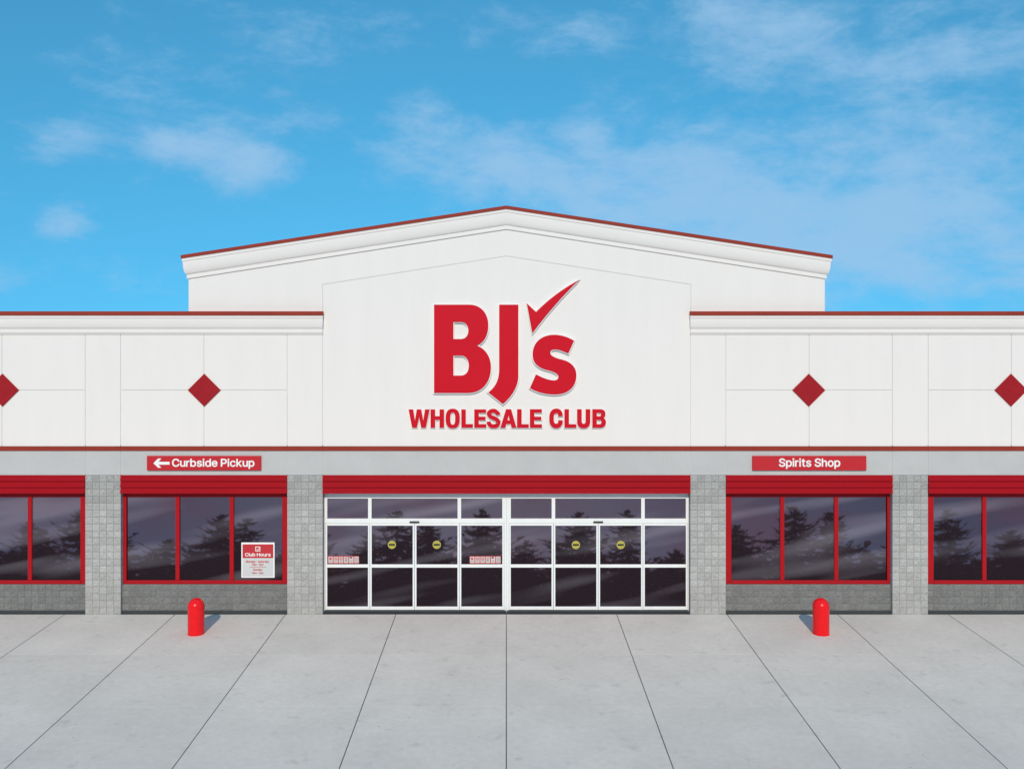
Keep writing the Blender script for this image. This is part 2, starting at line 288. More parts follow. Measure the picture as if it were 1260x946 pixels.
GLYPH = json.loads('{"c":[[[373,124],[325,133],[313,124],[298,94],[277,76],[247,65],[205,64],[175,74],[151,93],[135,118],[124,154],[121,202],[132,250],[151,282],[181,305],[199,311],[223,313],[265,306],[295,286],[313,254],[325,246],[391,260],[403,266],[407,274],[405,286],[385,326],[361,353],[325,378],[289,392],[247,400],[205,400],[163,393],[127,379],[94,358],[67,330],[45,298],[31,262],[22,214],[22,160],[30,118],[47,76],[67,46],[97,16],[127,-3],[169,-18],[223,-25],[277,-19],[325,-1],[349,14],[373,36],[391,60],[404,88],[408,100],[405,112],[397,118]]],"C":[[[338,-19],[374,-11],[410,3],[442,23],[470,46],[494,75],[512,107],[524,143],[526,167],[521,173],[512,177],[434,175],[426,167],[412,131],[393,107],[368,89],[332,75],[302,70],[272,70],[242,76],[218,85],[191,101],[167,125],[148,155],[137,185],[129,227],[129,269],[134,311],[148,353],[172,389],[206,417],[248,434],[290,439],[338,433],[380,413],[408,383],[426,341],[434,334],[512,332],[524,338],[527,353],[514,395],[494,433],[465,467],[428,495],[386,516],[338,528],[290,532],[236,527],[188,514],[140,489],[100,455],[68,413],[45,365],[31,311],[27,251],[32,191],[45,143],[68,95],[100,53],[140,20],[188,-5],[236,-19],[290,-23]]],"u":[[[207,67],[183,72],[165,82],[151,97],[142,121],[138,385],[135,391],[123,396],[57,396],[45,391],[41,385],[41,127],[45,91],[53,67],[75,29],[108,1],[153,-17],[201,-22],[255,-12],[279,-2],[303,15],[309,-10],[321,-16],[387,-16],[398,-11],[401,-5],[402,379],[399,389],[393,394],[321,396],[309,392],[304,385],[303,151],[299,121],[286,97],[267,80],[237,69]]],"r":[[[111,-16],[129,-15],[135,-11],[139,0],[139,240],[144,264],[161,288],[189,304],[219,309],[267,306],[276,312],[279,324],[279,384],[274,396],[267,400],[225,401],[195,397],[165,386],[141,370],[133,390],[123,396],[57,396],[45,391],[41,384],[40,0],[45,-11],[51,-15]]],"b":[[[437,172],[436,220],[425,274],[401,322],[370,358],[345,376],[315,390],[285,398],[249,401],[219,399],[189,392],[165,380],[141,362],[139,508],[135,520],[123,525],[57,525],[45,520],[40,508],[40,4],[45,-11],[57,-16],[123,-16],[135,-8],[141,16],[177,-10],[219,-23],[273,-23],[327,-9],[373,22],[407,64],[429,116]],[[207,68],[189,75],[171,90],[158,106],[147,130],[138,184],[144,238],[159,274],[171,288],[189,302],[225,313],[267,310],[285,303],[303,289],[316,274],[327,253],[337,202],[337,172],[332,142],[313,100],[285,74],[249,64]]],"s":[[[170,399],[134,391],[104,379],[80,364],[56,340],[42,316],[35,292],[35,262],[40,238],[56,207],[86,181],[134,160],[253,130],[266,120],[272,112],[271,94],[260,80],[242,70],[218,63],[194,62],[164,66],[140,76],[128,88],[113,118],[104,123],[32,110],[26,106],[22,94],[31,64],[44,39],[66,16],[92,-2],[122,-14],[164,-23],[206,-24],[242,-21],[278,-12],[308,2],[332,18],[350,37],[366,64],[373,88],[374,118],[369,142],[350,174],[320,200],[278,218],[155,250],[139,262],[134,274],[135,286],[146,300],[170,312],[194,316],[224,314],[250,304],[266,287],[278,265],[290,261],[356,275],[363,280],[366,292],[355,322],[339,346],[320,364],[296,380],[272,391],[242,398],[206,401]]],"i":[[[139,318],[139,378],[135,391],[123,396],[57,396],[45,390],[41,384],[40,0],[45,-11],[51,-15],[123,-16],[134,-12],[138,-6]],[[152,474],[151,498],[141,517],[123,532],[99,540],[75,538],[52,528],[35,510],[29,492],[30,468],[40,450],[57,435],[81,427],[105,428],[129,438],[145,456]]],"d":[[[127,140],[121,184],[124,226],[135,262],[157,291],[187,308],[229,313],[265,304],[290,286],[306,262],[314,238],[319,208],[320,178],[316,148],[309,124],[296,100],[283,85],[265,73],[241,65],[211,64],[187,69],[169,77],[150,94],[138,112]],[[418,172],[418,508],[414,520],[403,525],[331,525],[320,514],[319,363],[277,389],[241,399],[187,400],[133,385],[91,359],[61,327],[38,286],[23,232],[20,190],[24,142],[35,100],[52,64],[74,34],[103,8],[139,-12],[181,-23],[223,-24],[259,-19],[289,-6],[319,17],[323,-8],[331,-15],[410,-14],[418,-2]]],"e":[[[417,172],[416,220],[411,256],[399,292],[383,322],[361,348],[331,372],[301,387],[259,398],[217,401],[175,396],[139,385],[103,365],[75,340],[52,310],[35,274],[24,232],[20,184],[24,142],[35,100],[53,64],[77,34],[109,8],[145,-10],[187,-21],[229,-25],[265,-22],[301,-14],[331,-2],[361,17],[385,40],[404,70],[410,94],[408,100],[397,107],[331,122],[319,118],[301,89],[277,72],[241,63],[199,66],[169,77],[145,98],[127,130],[123,148],[127,153],[403,153],[414,160]],[[169,237],[126,238],[127,250],[140,274],[156,292],[175,304],[199,312],[223,314],[259,308],[283,294],[303,268],[313,238]]],"P":[[[119,-16],[143,-14],[151,0],[153,168],[281,170],[341,182],[376,198],[401,216],[424,240],[442,270],[452,300],[458,336],[456,372],[448,408],[435,438],[418,462],[395,484],[365,503],[317,519],[269,525],[65,525],[55,522],[50,516],[48,0],[53,-11],[59,-15]],[[155,259],[151,264],[151,432],[155,436],[257,435],[287,432],[317,422],[340,402],[353,372],[355,336],[347,305],[329,281],[305,267],[275,260]]],"k":[[[189,290],[140,246],[138,516],[132,522],[123,525],[57,525],[47,522],[42,516],[40,0],[45,-11],[57,-16],[123,-16],[135,-11],[139,0],[139,132],[165,154],[309,-14],[321,-16],[399,-16],[411,-14],[418,0],[413,12],[240,216],[399,366],[405,378],[401,390],[387,396],[303,395]]],"p":[[[111,-159],[129,-158],[135,-154],[139,-143],[141,16],[171,-7],[207,-21],[261,-24],[303,-17],[345,1],[377,25],[402,55],[423,97],[434,139],[438,187],[434,235],[424,277],[407,313],[379,349],[349,373],[315,390],[261,401],[213,398],[177,387],[141,362],[137,367],[136,385],[123,396],[57,396],[46,391],[41,385],[40,-143],[45,-154],[51,-158]],[[249,313],[267,310],[287,301],[303,289],[318,271],[334,229],[337,175],[327,127],[306,91],[291,78],[273,69],[231,64],[207,68],[189,75],[171,90],[160,103],[143,145],[139,205],[149,253],[171,288],[201,307],[225,313]]],"S":[[[59,303],[89,271],[131,245],[173,229],[281,201],[323,185],[347,167],[356,147],[352,117],[345,105],[329,90],[311,79],[287,71],[239,66],[197,71],[159,87],[137,110],[129,141],[119,152],[35,152],[29,147],[25,135],[28,111],[38,81],[65,39],[101,9],[143,-10],[185,-21],[239,-25],[299,-21],[341,-10],[382,9],[413,33],[437,63],[454,105],[457,153],[446,195],[421,231],[389,256],[347,277],[215,314],[179,328],[149,349],[141,369],[142,387],[146,399],[167,422],[203,438],[245,442],[287,436],[318,423],[337,405],[350,369],[359,362],[440,363],[447,369],[449,381],[444,411],[437,431],[413,467],[377,497],[347,513],[317,523],[287,529],[245,532],[203,529],[173,523],[143,513],[113,498],[89,481],[69,459],[54,435],[45,411],[40,387],[40,357],[45,333]]],"h":[[[111,-16],[129,-15],[135,-11],[139,0],[139,228],[144,258],[153,278],[171,296],[195,308],[225,313],[249,310],[273,301],[291,283],[299,264],[303,234],[304,-6],[309,-12],[321,-16],[387,-16],[397,-12],[402,0],[401,264],[392,306],[375,341],[351,367],[315,388],[267,400],[219,399],[177,387],[141,365],[138,516],[132,522],[123,525],[57,525],[45,520],[40,510],[40,0],[45,-11],[51,-15]]],"o":[[[127,140],[121,184],[126,232],[140,268],[163,294],[181,305],[199,311],[241,312],[271,304],[300,280],[313,260],[323,232],[328,202],[328,172],[322,142],[314,118],[301,97],[285,82],[265,70],[241,64],[211,64],[187,69],[169,78],[151,94],[138,112]],[[368,346],[331,374],[295,390],[253,399],[211,401],[169,395],[133,382],[97,360],[70,334],[45,298],[31,262],[22,220],[21,172],[27,130],[41,88],[62,52],[90,22],[121,0],[157,-15],[193,-23],[241,-24],[283,-17],[319,-4],[351,16],[379,42],[402,76],[417,112],[426,154],[428,202],[422,244],[409,286],[391,318]]],"t":[[[25,311],[49,311],[53,308],[54,80],[61,50],[73,26],[98,2],[140,-16],[193,-20],[223,-17],[241,-11],[247,2],[232,62],[226,68],[217,70],[187,66],[163,70],[155,80],[153,98],[153,308],[157,311],[223,311],[230,314],[237,326],[235,386],[223,396],[154,398],[153,470],[145,485],[133,488],[67,487],[54,476],[53,398],[1,395],[-8,386],[-8,320],[1,312]]],"l":[[[40,286],[41,76],[44,52],[54,28],[75,3],[105,-13],[153,-19],[201,-13],[207,-8],[212,4],[197,64],[183,71],[147,70],[142,76],[140,88],[139,514],[135,520],[123,525],[57,525],[45,520],[41,514]]],"H":[[[119,-16],[143,-14],[151,0],[151,210],[155,215],[161,215],[401,215],[407,212],[408,-6],[413,-12],[425,-16],[491,-16],[505,-12],[510,0],[510,504],[508,516],[503,522],[491,525],[425,525],[414,522],[409,516],[407,306],[401,305],[154,306],[151,312],[149,516],[143,523],[131,525],[65,525],[55,522],[50,516],[48,0],[53,-11],[59,-15]]],"M":[[[359,-16],[377,-14],[384,-6],[527,333],[529,-6],[533,-12],[545,-16],[617,-16],[629,-6],[628,516],[623,522],[611,525],[515,525],[505,522],[500,516],[365,192],[341,127],[178,516],[167,525],[59,524],[53,520],[48,510],[50,-6],[54,-12],[65,-16],[131,-16],[143,-12],[147,-6],[149,334],[294,-6],[305,-16]]],"n":[[[111,-16],[129,-15],[135,-11],[139,0],[139,228],[144,258],[153,278],[171,296],[195,308],[225,313],[249,310],[273,301],[291,283],[299,264],[303,234],[304,-6],[309,-12],[321,-16],[387,-16],[397,-12],[401,-6],[402,240],[399,282],[390,312],[374,342],[352,366],[327,383],[279,398],[225,400],[177,387],[141,365],[135,387],[123,396],[57,396],[45,391],[41,384],[40,0],[45,-11],[51,-15]]],"a":[[[165,397],[111,381],[69,354],[49,333],[33,306],[28,291],[33,279],[111,258],[119,261],[141,291],[159,303],[189,313],[225,314],[255,306],[272,291],[280,267],[279,250],[261,244],[123,225],[87,213],[57,195],[33,170],[19,135],[18,87],[28,51],[45,26],[69,4],[99,-12],[135,-22],[177,-25],[218,-21],[249,-10],[279,8],[285,-9],[297,-16],[369,-16],[380,-3],[380,249],[376,291],[366,321],[351,345],[333,364],[291,387],[261,396],[225,400]],[[135,73],[120,87],[116,105],[120,123],[134,135],[171,148],[279,164],[281,135],[275,111],[261,90],[243,76],[219,66],[189,62],[159,64]]],"y":[[[73,-160],[121,-160],[163,-148],[194,-127],[222,-91],[416,371],[417,383],[409,394],[331,396],[316,389],[211,117],[104,389],[91,396],[19,396],[5,389],[3,383],[4,371],[158,-1],[139,-49],[123,-67],[103,-73],[61,-70],[51,-79],[36,-133],[36,-145],[49,-155]]],"9":[[[195,527],[147,509],[120,492],[99,473],[81,450],[67,426],[59,402],[53,372],[53,330],[60,294],[77,258],[99,230],[129,206],[159,191],[195,182],[243,178],[250,174],[126,6],[124,0],[129,-11],[141,-16],[219,-16],[231,-9],[393,216],[423,276],[436,330],[435,372],[423,420],[403,456],[375,487],[339,511],[297,526],[243,532]],[[175,288],[157,318],[152,354],[159,390],[180,420],[213,439],[249,444],[285,436],[315,414],[332,384],[337,342],[330,312],[309,283],[279,265],[237,260],[201,269]]],"7":[[[121,-16],[181,-16],[194,-6],[438,444],[438,510],[431,522],[421,525],[67,525],[58,522],[52,516],[51,450],[61,437],[313,436],[322,432],[89,6],[89,-6],[97,-15]]],"m":[[[351,-16],[369,-15],[375,-10],[379,0],[379,246],[382,270],[391,288],[405,301],[423,310],[447,314],[471,312],[495,303],[511,288],[518,270],[520,-6],[525,-13],[537,-16],[603,-16],[615,-9],[618,0],[617,270],[609,312],[591,348],[573,367],[549,384],[519,396],[489,402],[447,401],[405,390],[372,372],[345,346],[327,368],[307,384],[285,395],[261,401],[225,402],[195,397],[165,384],[141,367],[135,388],[123,396],[57,396],[45,391],[40,378],[40,0],[45,-11],[57,-16],[123,-16],[134,-12],[138,-6],[139,240],[143,264],[153,285],[171,301],[195,312],[219,314],[243,310],[260,300],[272,288],[279,270],[281,-6],[285,-12],[297,-16]]],"-":[[[177,171],[369,172],[375,176],[380,188],[380,248],[375,256],[363,261],[117,260],[107,248],[107,188],[111,177],[123,171]]]}')
GLYPH['l'] = [[[35, -17], [122, -17], [122, 527], [35, 527]]]
def text_outlines(txt, gap=42, space=180):
    r, x = [], 0
    for ch in txt:
        if ch == ' ': x += space; continue
        g = GLYPH[ch]; lo = min(p[0] for l in g for p in l); hi = max(p[0] for l in g for p in l)
        r += [[(p[0] - lo + x, p[1]) for p in l] for l in g]; x += hi - lo + gap
    return r, x - gap
def text_fit(txt, u0, u1, vtop, vbase, y):
    """outlines with cap height vtop..vbase and width u0..u1 (photo units) at depth y"""
    ol, w = text_outlines(txt)
    f = lambda p: (X(u0 + (u1 - u0) * p[0] / w, y), Z(vbase + (vtop - vbase) * (p[1] + 17) / 544, y))
    return [[f(p) for p in l] for l in ol]

# ------------------------------------------------------------------ the store
store = empty('store_building', (0, 0, 0))
tag(store, 'white gabled store with grey block piers, dark red boards and smoked windows', 'store')

G = .0095                    # half width of the panel joints
U0, U1 = -265.0, 1511.0     # ends of the building
PIERS = [(-143.5, -100), (105, 148.5), (353.5, 397), (849.5, 893), (1098, 1142), (1346.5, 1390)]
BAYS = [(-100, 105), (148.5, 353.5), (893, 1098), (1142, 1346.5)]

# core behind the front skin: sides, back, flat roof, raised gable block
c = MB()
c.box(X(U0) + .02, X(U1) - .02, .32, 26, .0, Z(396))
c.build('rear_block', M['shell'], store)
c = MB(); c.box(X(U0) + .3, X(U1) - .3, .33, 25.7, Z(396) + .003, Z(394)); c.build('flat_roof', M['roof'], store)
gp = [(X(233.5), Z(396)), (X(233.5), Z(326)), (0, Z(264)), (X(1012.5), Z(326)), (X(1012.5), Z(396))]
c = MB(); c.prism(gp, .26, 7.0); c.build('gable_block', M['shell'], store)
# dark backing behind window and door openings
c = MB(); c.box(X(U0) + .1, X(U1) - .1, .285, .315, .01, Z(600)); c.build('dark_interior', M['void'], store)

# gable wall: centre field outlined by a joint, and the band round it
g = MB()
sl = (314 - 253) / 401.0                                   # fall of the rake per unit
ctr = [(X(397) + G, Z(549)), (X(850) - G, Z(549)), (X(850) - G, Z(350) - G), (0, Z(315) - G), (X(397) + G, Z(350) - G)]
g.prism(ctr, 0, .25)
rk = lambda u: 268 + abs(u - 623) * sl
band = [(X(232), Z(389)), (X(397) - G, Z(389)), (X(397) - G, Z(350)), (0, Z(315)), (X(850) + G, Z(350)), (X(850) + G, Z(389)), (X(1015), Z(389)),
        (X(1015), Z(rk(1015))), (0, Z(rk(623))), (X(232), Z(rk(232)))]
g.prism(band, 0, .25)
gw = g.build('gable_wall', M['stucco'], store, bevel=.005)
b = MB(); b.prism([(X(395), Z(548)), (X(852), Z(548)), (X(852), Z(345)), (0, Z(310)), (X(395), Z(345))], .014, .24)
b.build('joint_backing', M['joint'], gw)

# wing walls of square panels
def wing(u0, u1, vs):
    w = MB(); bk = MB()
    for i in range(len(vs) - 1):
        a, d = vs[i], vs[i + 1]
        xa, xd = X(a) + G, X(d) - G
        tall = any(abs(a - p[0]) < 1 and abs(d - p[1]) < 1 for p in PIERS) or i in (0, len(vs) - 2) and abs(d - a) > 110
        if tall: w.box(xa, xd, 0, .25, Z(549), Z(391))
        else:
            w.box(xa, xd, 0, .25, Z(549), Z(480) - G); w.box(xa, xd, 0, .25, Z(480) + G, Z(391))
    o = w.build('wing_wall', M['stucco'], store, bevel=.005)
    bk.box(X(u0) + .01, X(u1) - .01, .014, .24, Z(548), Z(393)); bk.build('joint_backing', M['joint'], o)
    return o
wing(U0, 397, [U0, -143.5, -100, 2.5, 105, 148.5, 251, 353.5, 397])
wing(849.5, U1, [849.5, 893, 995.5, 1098, 1142, 1244.5, 1346.5, 1390, U1])

# cornices
def ovolo(o0, o1, d0, d1, n=9):
    return [(o1 + (o0 - o1) * math.cos(math.pi / 2 * k / n), d0 + (d1 - d0) * math.sin(math.pi / 2 * k / n)) for k in range(n + 1)]
def sweep_gable(prof, y_back=2.0):
    """prof: (out, down-in-units) pairs, closed loop"""
    m = MB(); rows = []
    for out, d in prof:
        o = out
        e = X(232); e2 = X(1015)
        zs = lambda v, y: Z(v + d, y)
        rows.append([(e - o, y_back, zs(314, 0)), (e - o, -o, zs(314, -o)), (0, -o, zs(253, -o)), (e2 + o, -o, zs(314, -o)), (e2 + o, y_back, zs(314, 0))])
    m.grid(rows + [rows[0]])
    for k in (0, 4): m.face([r[k] for r in rows])
    return m
inner = -.02
main = [(.128, 3.6), (.128, 7.6), (.112, 7.9)] + ovolo(.110, .026, 9.2, 24.2) + [(.034, 24.6), (.034, 29.0), (inner, 29.0), (inner, 3.6)]
gc = sweep_gable(main).build('gable_cornice', M['trim_white'], store)
gcap = sweep_gable([(.150, 0), (.150, 4.0), (inner - .2, 4.0), (inner - .2, 0)]).build('cornice_cap', M['cap'], gc)
def sweep_wing(prof, u0, u1, end0, end1):
    m = MB(); rows = []
    for out, v in prof:
        e0 = X(u0) - (max(out, 0) * .22 if end0 else 0); e1 = X(u1) + (max(out, 0) * .22 if end1 else 0)
        rows.append([(e0, -out, Z(v, -out)), (e1, -out, Z(v, -out))])
    m.grid(rows + [rows[0]])
    for k in (0, 1): m.face([r[k] for r in rows])
    return m
wp = [(.125, 387.2), (.125, 391.2), (.108, 391.6)] + ovolo(.104, .040, 392.4, 404.6) + [(.048, 405.0), (.048, 409.6), (.026, 409.9), (.026, 411.2), (-.05, 411.2), (-.05, 387.2)]
wcap = [(.150, 383), (.150, 388), (-.3, 388), (-.3, 383)]
for a, d, e0, e1 in ((U0, 397, 0, 1), (849.5, U1, 1, 0)):
    w = sweep_wing(wp, a, d, e0, e1).build('wing_cornice', M['trim_white'], store)
    sweep_wing(wcap, a, d, e0, e1).build('cornice_cap', M['cap'], w, bevel=.004)

# red diamonds
def diamond(u):
    y0, h = -.035, 20.2
    P = [(X(u + h * a, y0), Z(480 + h * b, y0)) for a, b in ((0, -1), (1, 0), (0, 1), (-1, 0))]
    m = MB(); m.prism(P, y0, .002)
    return m.build('diamond_ornament', M['diamond'], store, bevel=.008)
for u in (2.5, 251, 995.5, 1244.5): diamond(u)

# dark red band and grey fascia
m = MB(); m.box(X(U0) - .02, X(U1) + .02, -.03, .2, Z(554.4, -.03), Z(549.6, -.03)); m.build('trim_band', M['cap'], store, bevel=.006)
m = MB(); fv = [U0] + [q for p in PIERS for q in p] + [U1]
for a, d in zip(fv[:-1], fv[1:]): m.box(X(a) + .006, X(d) - .006, .004, .25, Z(584.5), Z(554.0))
fa = m.build('fascia', M['fascia'], store, bevel=.004)
m = MB(); m.box(X(U0) + .02, X(U1) - .02, .016, .24, Z(584), Z(555)); m.build('joint_backing', M['joint'], fa)

# red boards over every opening
for a, d in BAYS + [(397, 849.5)]:
    m = MB()
    for k in range(3):
        v0, v1 = 584.5 + 7.6 * k, 584.5 + 7.6 * (k + 1)
        y0, y1 = -.012, -.052
        m.prism2 = None
        xa, xd = X(a) + .002, X(d) - .002
        zt, zb = Z(v0, y0), Z(v1 - .2, y1)
        pr = [(y0, zt), (y1, zb), (y1 + .012, zb), (.25, zb + .004), (.25, zt)]
        rows = [[(xa, y, z) for y, z in pr], [(xd, y, z) for y, z in pr]]
        m.grid(rows, close=True); m.face(rows[0]); m.face(rows[1])
    m.build('board_panel', M['louver'], store)

# split-face block piers and sill walls
def blocks(m, x0, x1, z0, z1, cols, rows, yf, back, tonef):
    w, h = (x1 - x0) / cols, (z1 - z0) / rows; gp = .004
    for i in range(cols):
        for j in range(rows):
            a, b_ = x0 + w * i + gp * (i > 0), x0 + w * (i + 1) - gp * (i < cols - 1)
            c0, c1 = z0 + h * j + gp, z0 + h * (j + 1) - gp
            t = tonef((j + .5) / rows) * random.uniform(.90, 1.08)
            n = 4; G_ = []
            tx, tz = random.uniform(-.006, .006), random.uniform(-.006, .006)
            for q in range(n + 1):
                row = []
                for p in range(n + 1):
                    ed = p in (0, n) or q in (0, n)
                    dy = 0 if ed else -.007 + random.uniform(-.006, .006) + tx * (p - 2) / 2 + tz * (q - 2) / 2
                    row.append((a + (b_ - a) * p / n, yf + dy, c0 + (c1 - c0) * q / n))
                G_.append(row)
            m.grid(G_, t)
            ring = [(a, c0), (b_, c0), (b_, c1), (a, c1)]
            for k in range(4):
                p, q = ring[k], ring[(k + 1) % 4]
                m.face([(p[0], yf, p[1]), (q[0], yf, q[1]), (q[0], back, q[1]), (p[0], back, p[1])], t)
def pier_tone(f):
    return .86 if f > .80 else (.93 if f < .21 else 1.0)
pm = MB(); wd = 43.5 * S
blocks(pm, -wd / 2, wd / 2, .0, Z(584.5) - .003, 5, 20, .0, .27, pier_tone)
p0 = None
for a, d in PIERS:
    if p0 is None:
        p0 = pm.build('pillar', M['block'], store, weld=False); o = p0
        k = MB(); k.box(-wd / 2 + .006, wd / 2 - .006, .010, .28, .001, Z(584.5) - .006); core0 = k.build('mortar_bed', M['mortar'], o)
    else:
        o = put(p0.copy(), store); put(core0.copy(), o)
    o.location = ((X(a) + X(d)) / 2, 0, 0)
YS = .10
s0 = None
for a, d in BAYS:
    if s0 is None:
        w = X(BAYS[0][1]) - X(BAYS[0][0])
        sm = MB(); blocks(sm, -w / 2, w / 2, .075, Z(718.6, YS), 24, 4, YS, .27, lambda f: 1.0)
        s0 = sm.build('sill_wall', M['block_shaded'], store, weld=False); o = s0
        k = MB(); k.box(-w / 2 + .004, w / 2 - .004, YS + .010, .28, .001, Z(718.6, YS) - .004); smc = k.build('mortar_bed', M['mortar'], o)
        k = MB(); k.box(-w / 2 + .002, w / 2 - .002, YS - .012, .26, .0, .074); smf = k.build('base_flashing', M['flash'], o, bevel=.004)
    else:
        o = put(s0.copy(), store); put(smc.copy(), o); put(smf.copy(), o)
    o.location = ((X(a) + X(d)) / 2, 0, 0)
# plain block ends of the wings
for a, d in ((U0, -143.5), (1390, U1)):
    m = MB(); blocks(m, X(a), X(d), 0, Z(584.5) - .003, 14, 20, .03, .27, lambda f: .95)
    o = m.build('end_wall', M['block'], store, weld=False)
    k = MB(); k.box(X(a) + .006, X(d) - .006, .040, .28, .001, Z(584.5) - .006); k.build('mortar_bed', M['mortar'], o)

# windows: red frame with three panes
YF, YG = .15, .20
def window(a, d):
    f = MB(); zt, zb = Z(606.5, YF), Z(718.4, YF)
    xa, xd = X(a) + .004, X(d) - .004
    xi, xj = X(a + 7, YF), X(d - 6.2, YF)
    f.box(xa, xi, YF, .27, zb, zt); f.box(xj, xd, YF, .27, zb, zt)
    zi, zj = Z(611.5, YF), Z(714, YF)
    f.box(xi, xj, YF + .004, .27, zi, zt - .002)
    f.box(xi, xj, YF - .012, .27, zb + .001, zj)
    us = (a + 69.7, a + 136.3)
    for u in us: f.box(X(u - 2.5, YF), X(u + 2.5, YF), YF + .008, .27, zj + .001, zi - .001)
    o = f.build('window', M['red_frame'], store, bevel=.006)
    xs = [xi] + [X(u, YF) for u in us] + [xj]
    for k in range(3):
        p = MB(); p.box(xs[k] + .015, xs[k + 1] - .015, YG, YG + .012, zj - .02, zi + .02)
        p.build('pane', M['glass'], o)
    return o
for a, d in BAYS: window(a, d)

# entrances: two sliding-door sets of four bays each
YE, YP = .195, .25
def entrance(u0):
    """u0: left edge; everything relative to it"""
    W = 226.2
    e = MB(); A = lambda k: X(u0 + k, YE)
    zt, zh, ztr, zb = Z(606.8, YE), Z(613.2, YE), Z(638, YE), Z(755.4, YE)
    zm = Z(643.6, YE)
    e.box(X(u0) + .003, A(3.0), YE, .27, .0, zt)                       # jambs
    e.box(A(W - 3.0), X(u0 + W) - .003, YE, .27, .0, zt)
    e.box(A(3.0), A(W - 3), YE + .003, .27, zh, zt - .002)             # head
    e.box(A(3.0), A(W - 3), YE - .006, .27, zm, ztr)                   # transom / operator box
    for k in (57.8, 168.0): e.box(A(k - 2.2), A(k + 2.2), YE + .004, .27, ztr + .001, zh - .001)
    e.box(A(3.0), A(5.4), YE + .006, .27, ztr + .001, zh - .001); e.box(A(W - 5.4), A(W - 3), YE + .006, .27, ztr + .001, zh - .001)
    o = e.build('entrance_frame', M['alu'], store, bevel=.004)
    for a, d in ((5.4, 55.6), (60, 165.8), (170.2, W - 5.4)):
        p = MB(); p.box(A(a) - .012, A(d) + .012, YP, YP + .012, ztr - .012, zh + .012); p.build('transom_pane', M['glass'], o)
    s = MB(); s.box(A(106.8), A(118.8), YE - .035, YE - .008, Z(642.9, YE), Z(641.0, YE)); s.build('motion_sensor', M['rubber'], o, bevel=.006)
    t = MB(); t.box(X(u0) + .01, X(u0 + W) - .01, YE - .03, .26, .004, .055); t.build('threshold', M['flash'], o, bevel=.006)
    cuts = [3.0, 57.8, 112.9, 168.0, W - 3.0]
    for k in range(4):
        a, d = cuts[k], cuts[k + 1]
        y = YE + (.004 if k in (1, 2) else .010)
        l = MB(); z0, z1 = .06, zm - .004
        st = 2.3
        xa, xd = A(a) + .004, A(d) - .004
        ia, id_ = A(a + st), A(d - st)
        l.box(xa, ia, y, y + .05, z0, z1); l.box(id_, xd, y, y + .05, z0, z1)
        r = [(746.2, None), (698.2, 694.2), (None, 646.6)]
        l.box(ia, id_, y + .002, y + .048, z0 + .001, Z(746.2, YE)); l.box(ia, id_, y + .002, y + .048, Z(698.2, YE), Z(694.3, YE)); l.box(ia, id_, y + .002, y + .048, Z(646.6, YE), z1 - .001)
        nm = 'sliding_door' if k in (1, 2) else 'sidelight'
        lo = l.build(nm, M['alu'], store, bevel=.003)
        for v0, v1 in ((746.2, 698.2), (694.3, 646.6)):
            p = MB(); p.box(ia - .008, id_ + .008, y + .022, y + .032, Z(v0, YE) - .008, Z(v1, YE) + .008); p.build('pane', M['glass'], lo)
    return o
entrance(397.2)
entrance(623.2)

# ------------------------------------------------------------------ signs on the wall
def sign_letter(name, polys, parent, y0=-.085, halo=1.2):
    """channel letter: red face on a slightly larger white tray; polys[0] outer, rest holes, in photo units"""
    f = lambda l, y: [(X(p[0], y), Z(p[1], y)) for p in l]
    tray = [grow(polys[0], halo)] + [grow(h, -halo * .9) for h in polys[1:]]
    o = shape(name, [f(l, y0) for l in polys], y0, y0 + .02, M['logo_red'], parent)
    shape('letter_tray', [f(l, y0 + .02) for l in tray], y0 + .0205, -.016, M['logo_white'], o)
    return o
def zoomed(ox, oy, k): return lambda *pts: None

def conv(poly, ox, oy, k): return [(ox + p[0] / k, oy + p[1] / k) for p in poly]
LB = [path((78, 222), (320, 222), ((405, 222), (450, 288), (450, 362)), ((450, 432), (420, 484), (370, 502)), ((428, 520), (468, 578), (468, 648)),
           ((468, 762), (400, 826), (310, 826)), (78, 826)),
      path((211, 340), (262, 340), ((296, 340), (313, 368), (313, 398)), ((313, 430), (296, 457), (262, 457)), (211, 457)),
      path((211, 570), (262, 570), ((300, 570), (316, 604), (316, 639)), ((316, 678), (298, 707), (260, 707)), (211, 707))]
LJ = [path((524, 222), (656, 222), (656, 705), ((656, 782), (612, 848), (550, 902)), (450, 822), ((500, 785), (524, 735), (524, 660)))]
LC = [path((268, 212), (332, 272), ((410, 190), (520, 108), (628, 52)), ((520, 152), (400, 292), (306, 418)))]
LS = [path((592, 468), (553, 556), ((520, 542), (490, 528), (462, 528)), ((438, 528), (427, 538), (430, 554)), ((433, 575), (470, 588), (510, 598)),
           ((572, 613), (608, 650), (608, 705)), ((608, 790), (545, 836), (462, 836)), ((395, 836), (335, 820), (290, 792)), (331, 698),
           ((375, 722), (420, 740), (455, 740)), ((478, 740), (488, 726), (483, 708)), ((476, 688), (440, 677), (400, 667)),
           ((345, 652), (308, 620), (308, 562)), ((308, 480), (370, 428), (455, 428)), ((505, 428), (552, 444), (592, 468)))]
LS[0] = LS[0][:-1]
logo = empty('wall_logo', (0, -.016, Z(500)))
tag(logo, 'tall red three letter logo with a check mark on the white gable', 'logo sign')
def rel(o, root):
    o.matrix_parent_inverse = Matrix.Translation(-root.location); return o
for nm, l, ox in (('letter', LB, 520), ('letter', LJ, 520), ('check_mark', LC, 600), ('letter', LS, 600)):
    rel(sign_letter(nm, [conv(q, ox, 335, 5.565) for q in l], logo), logo)

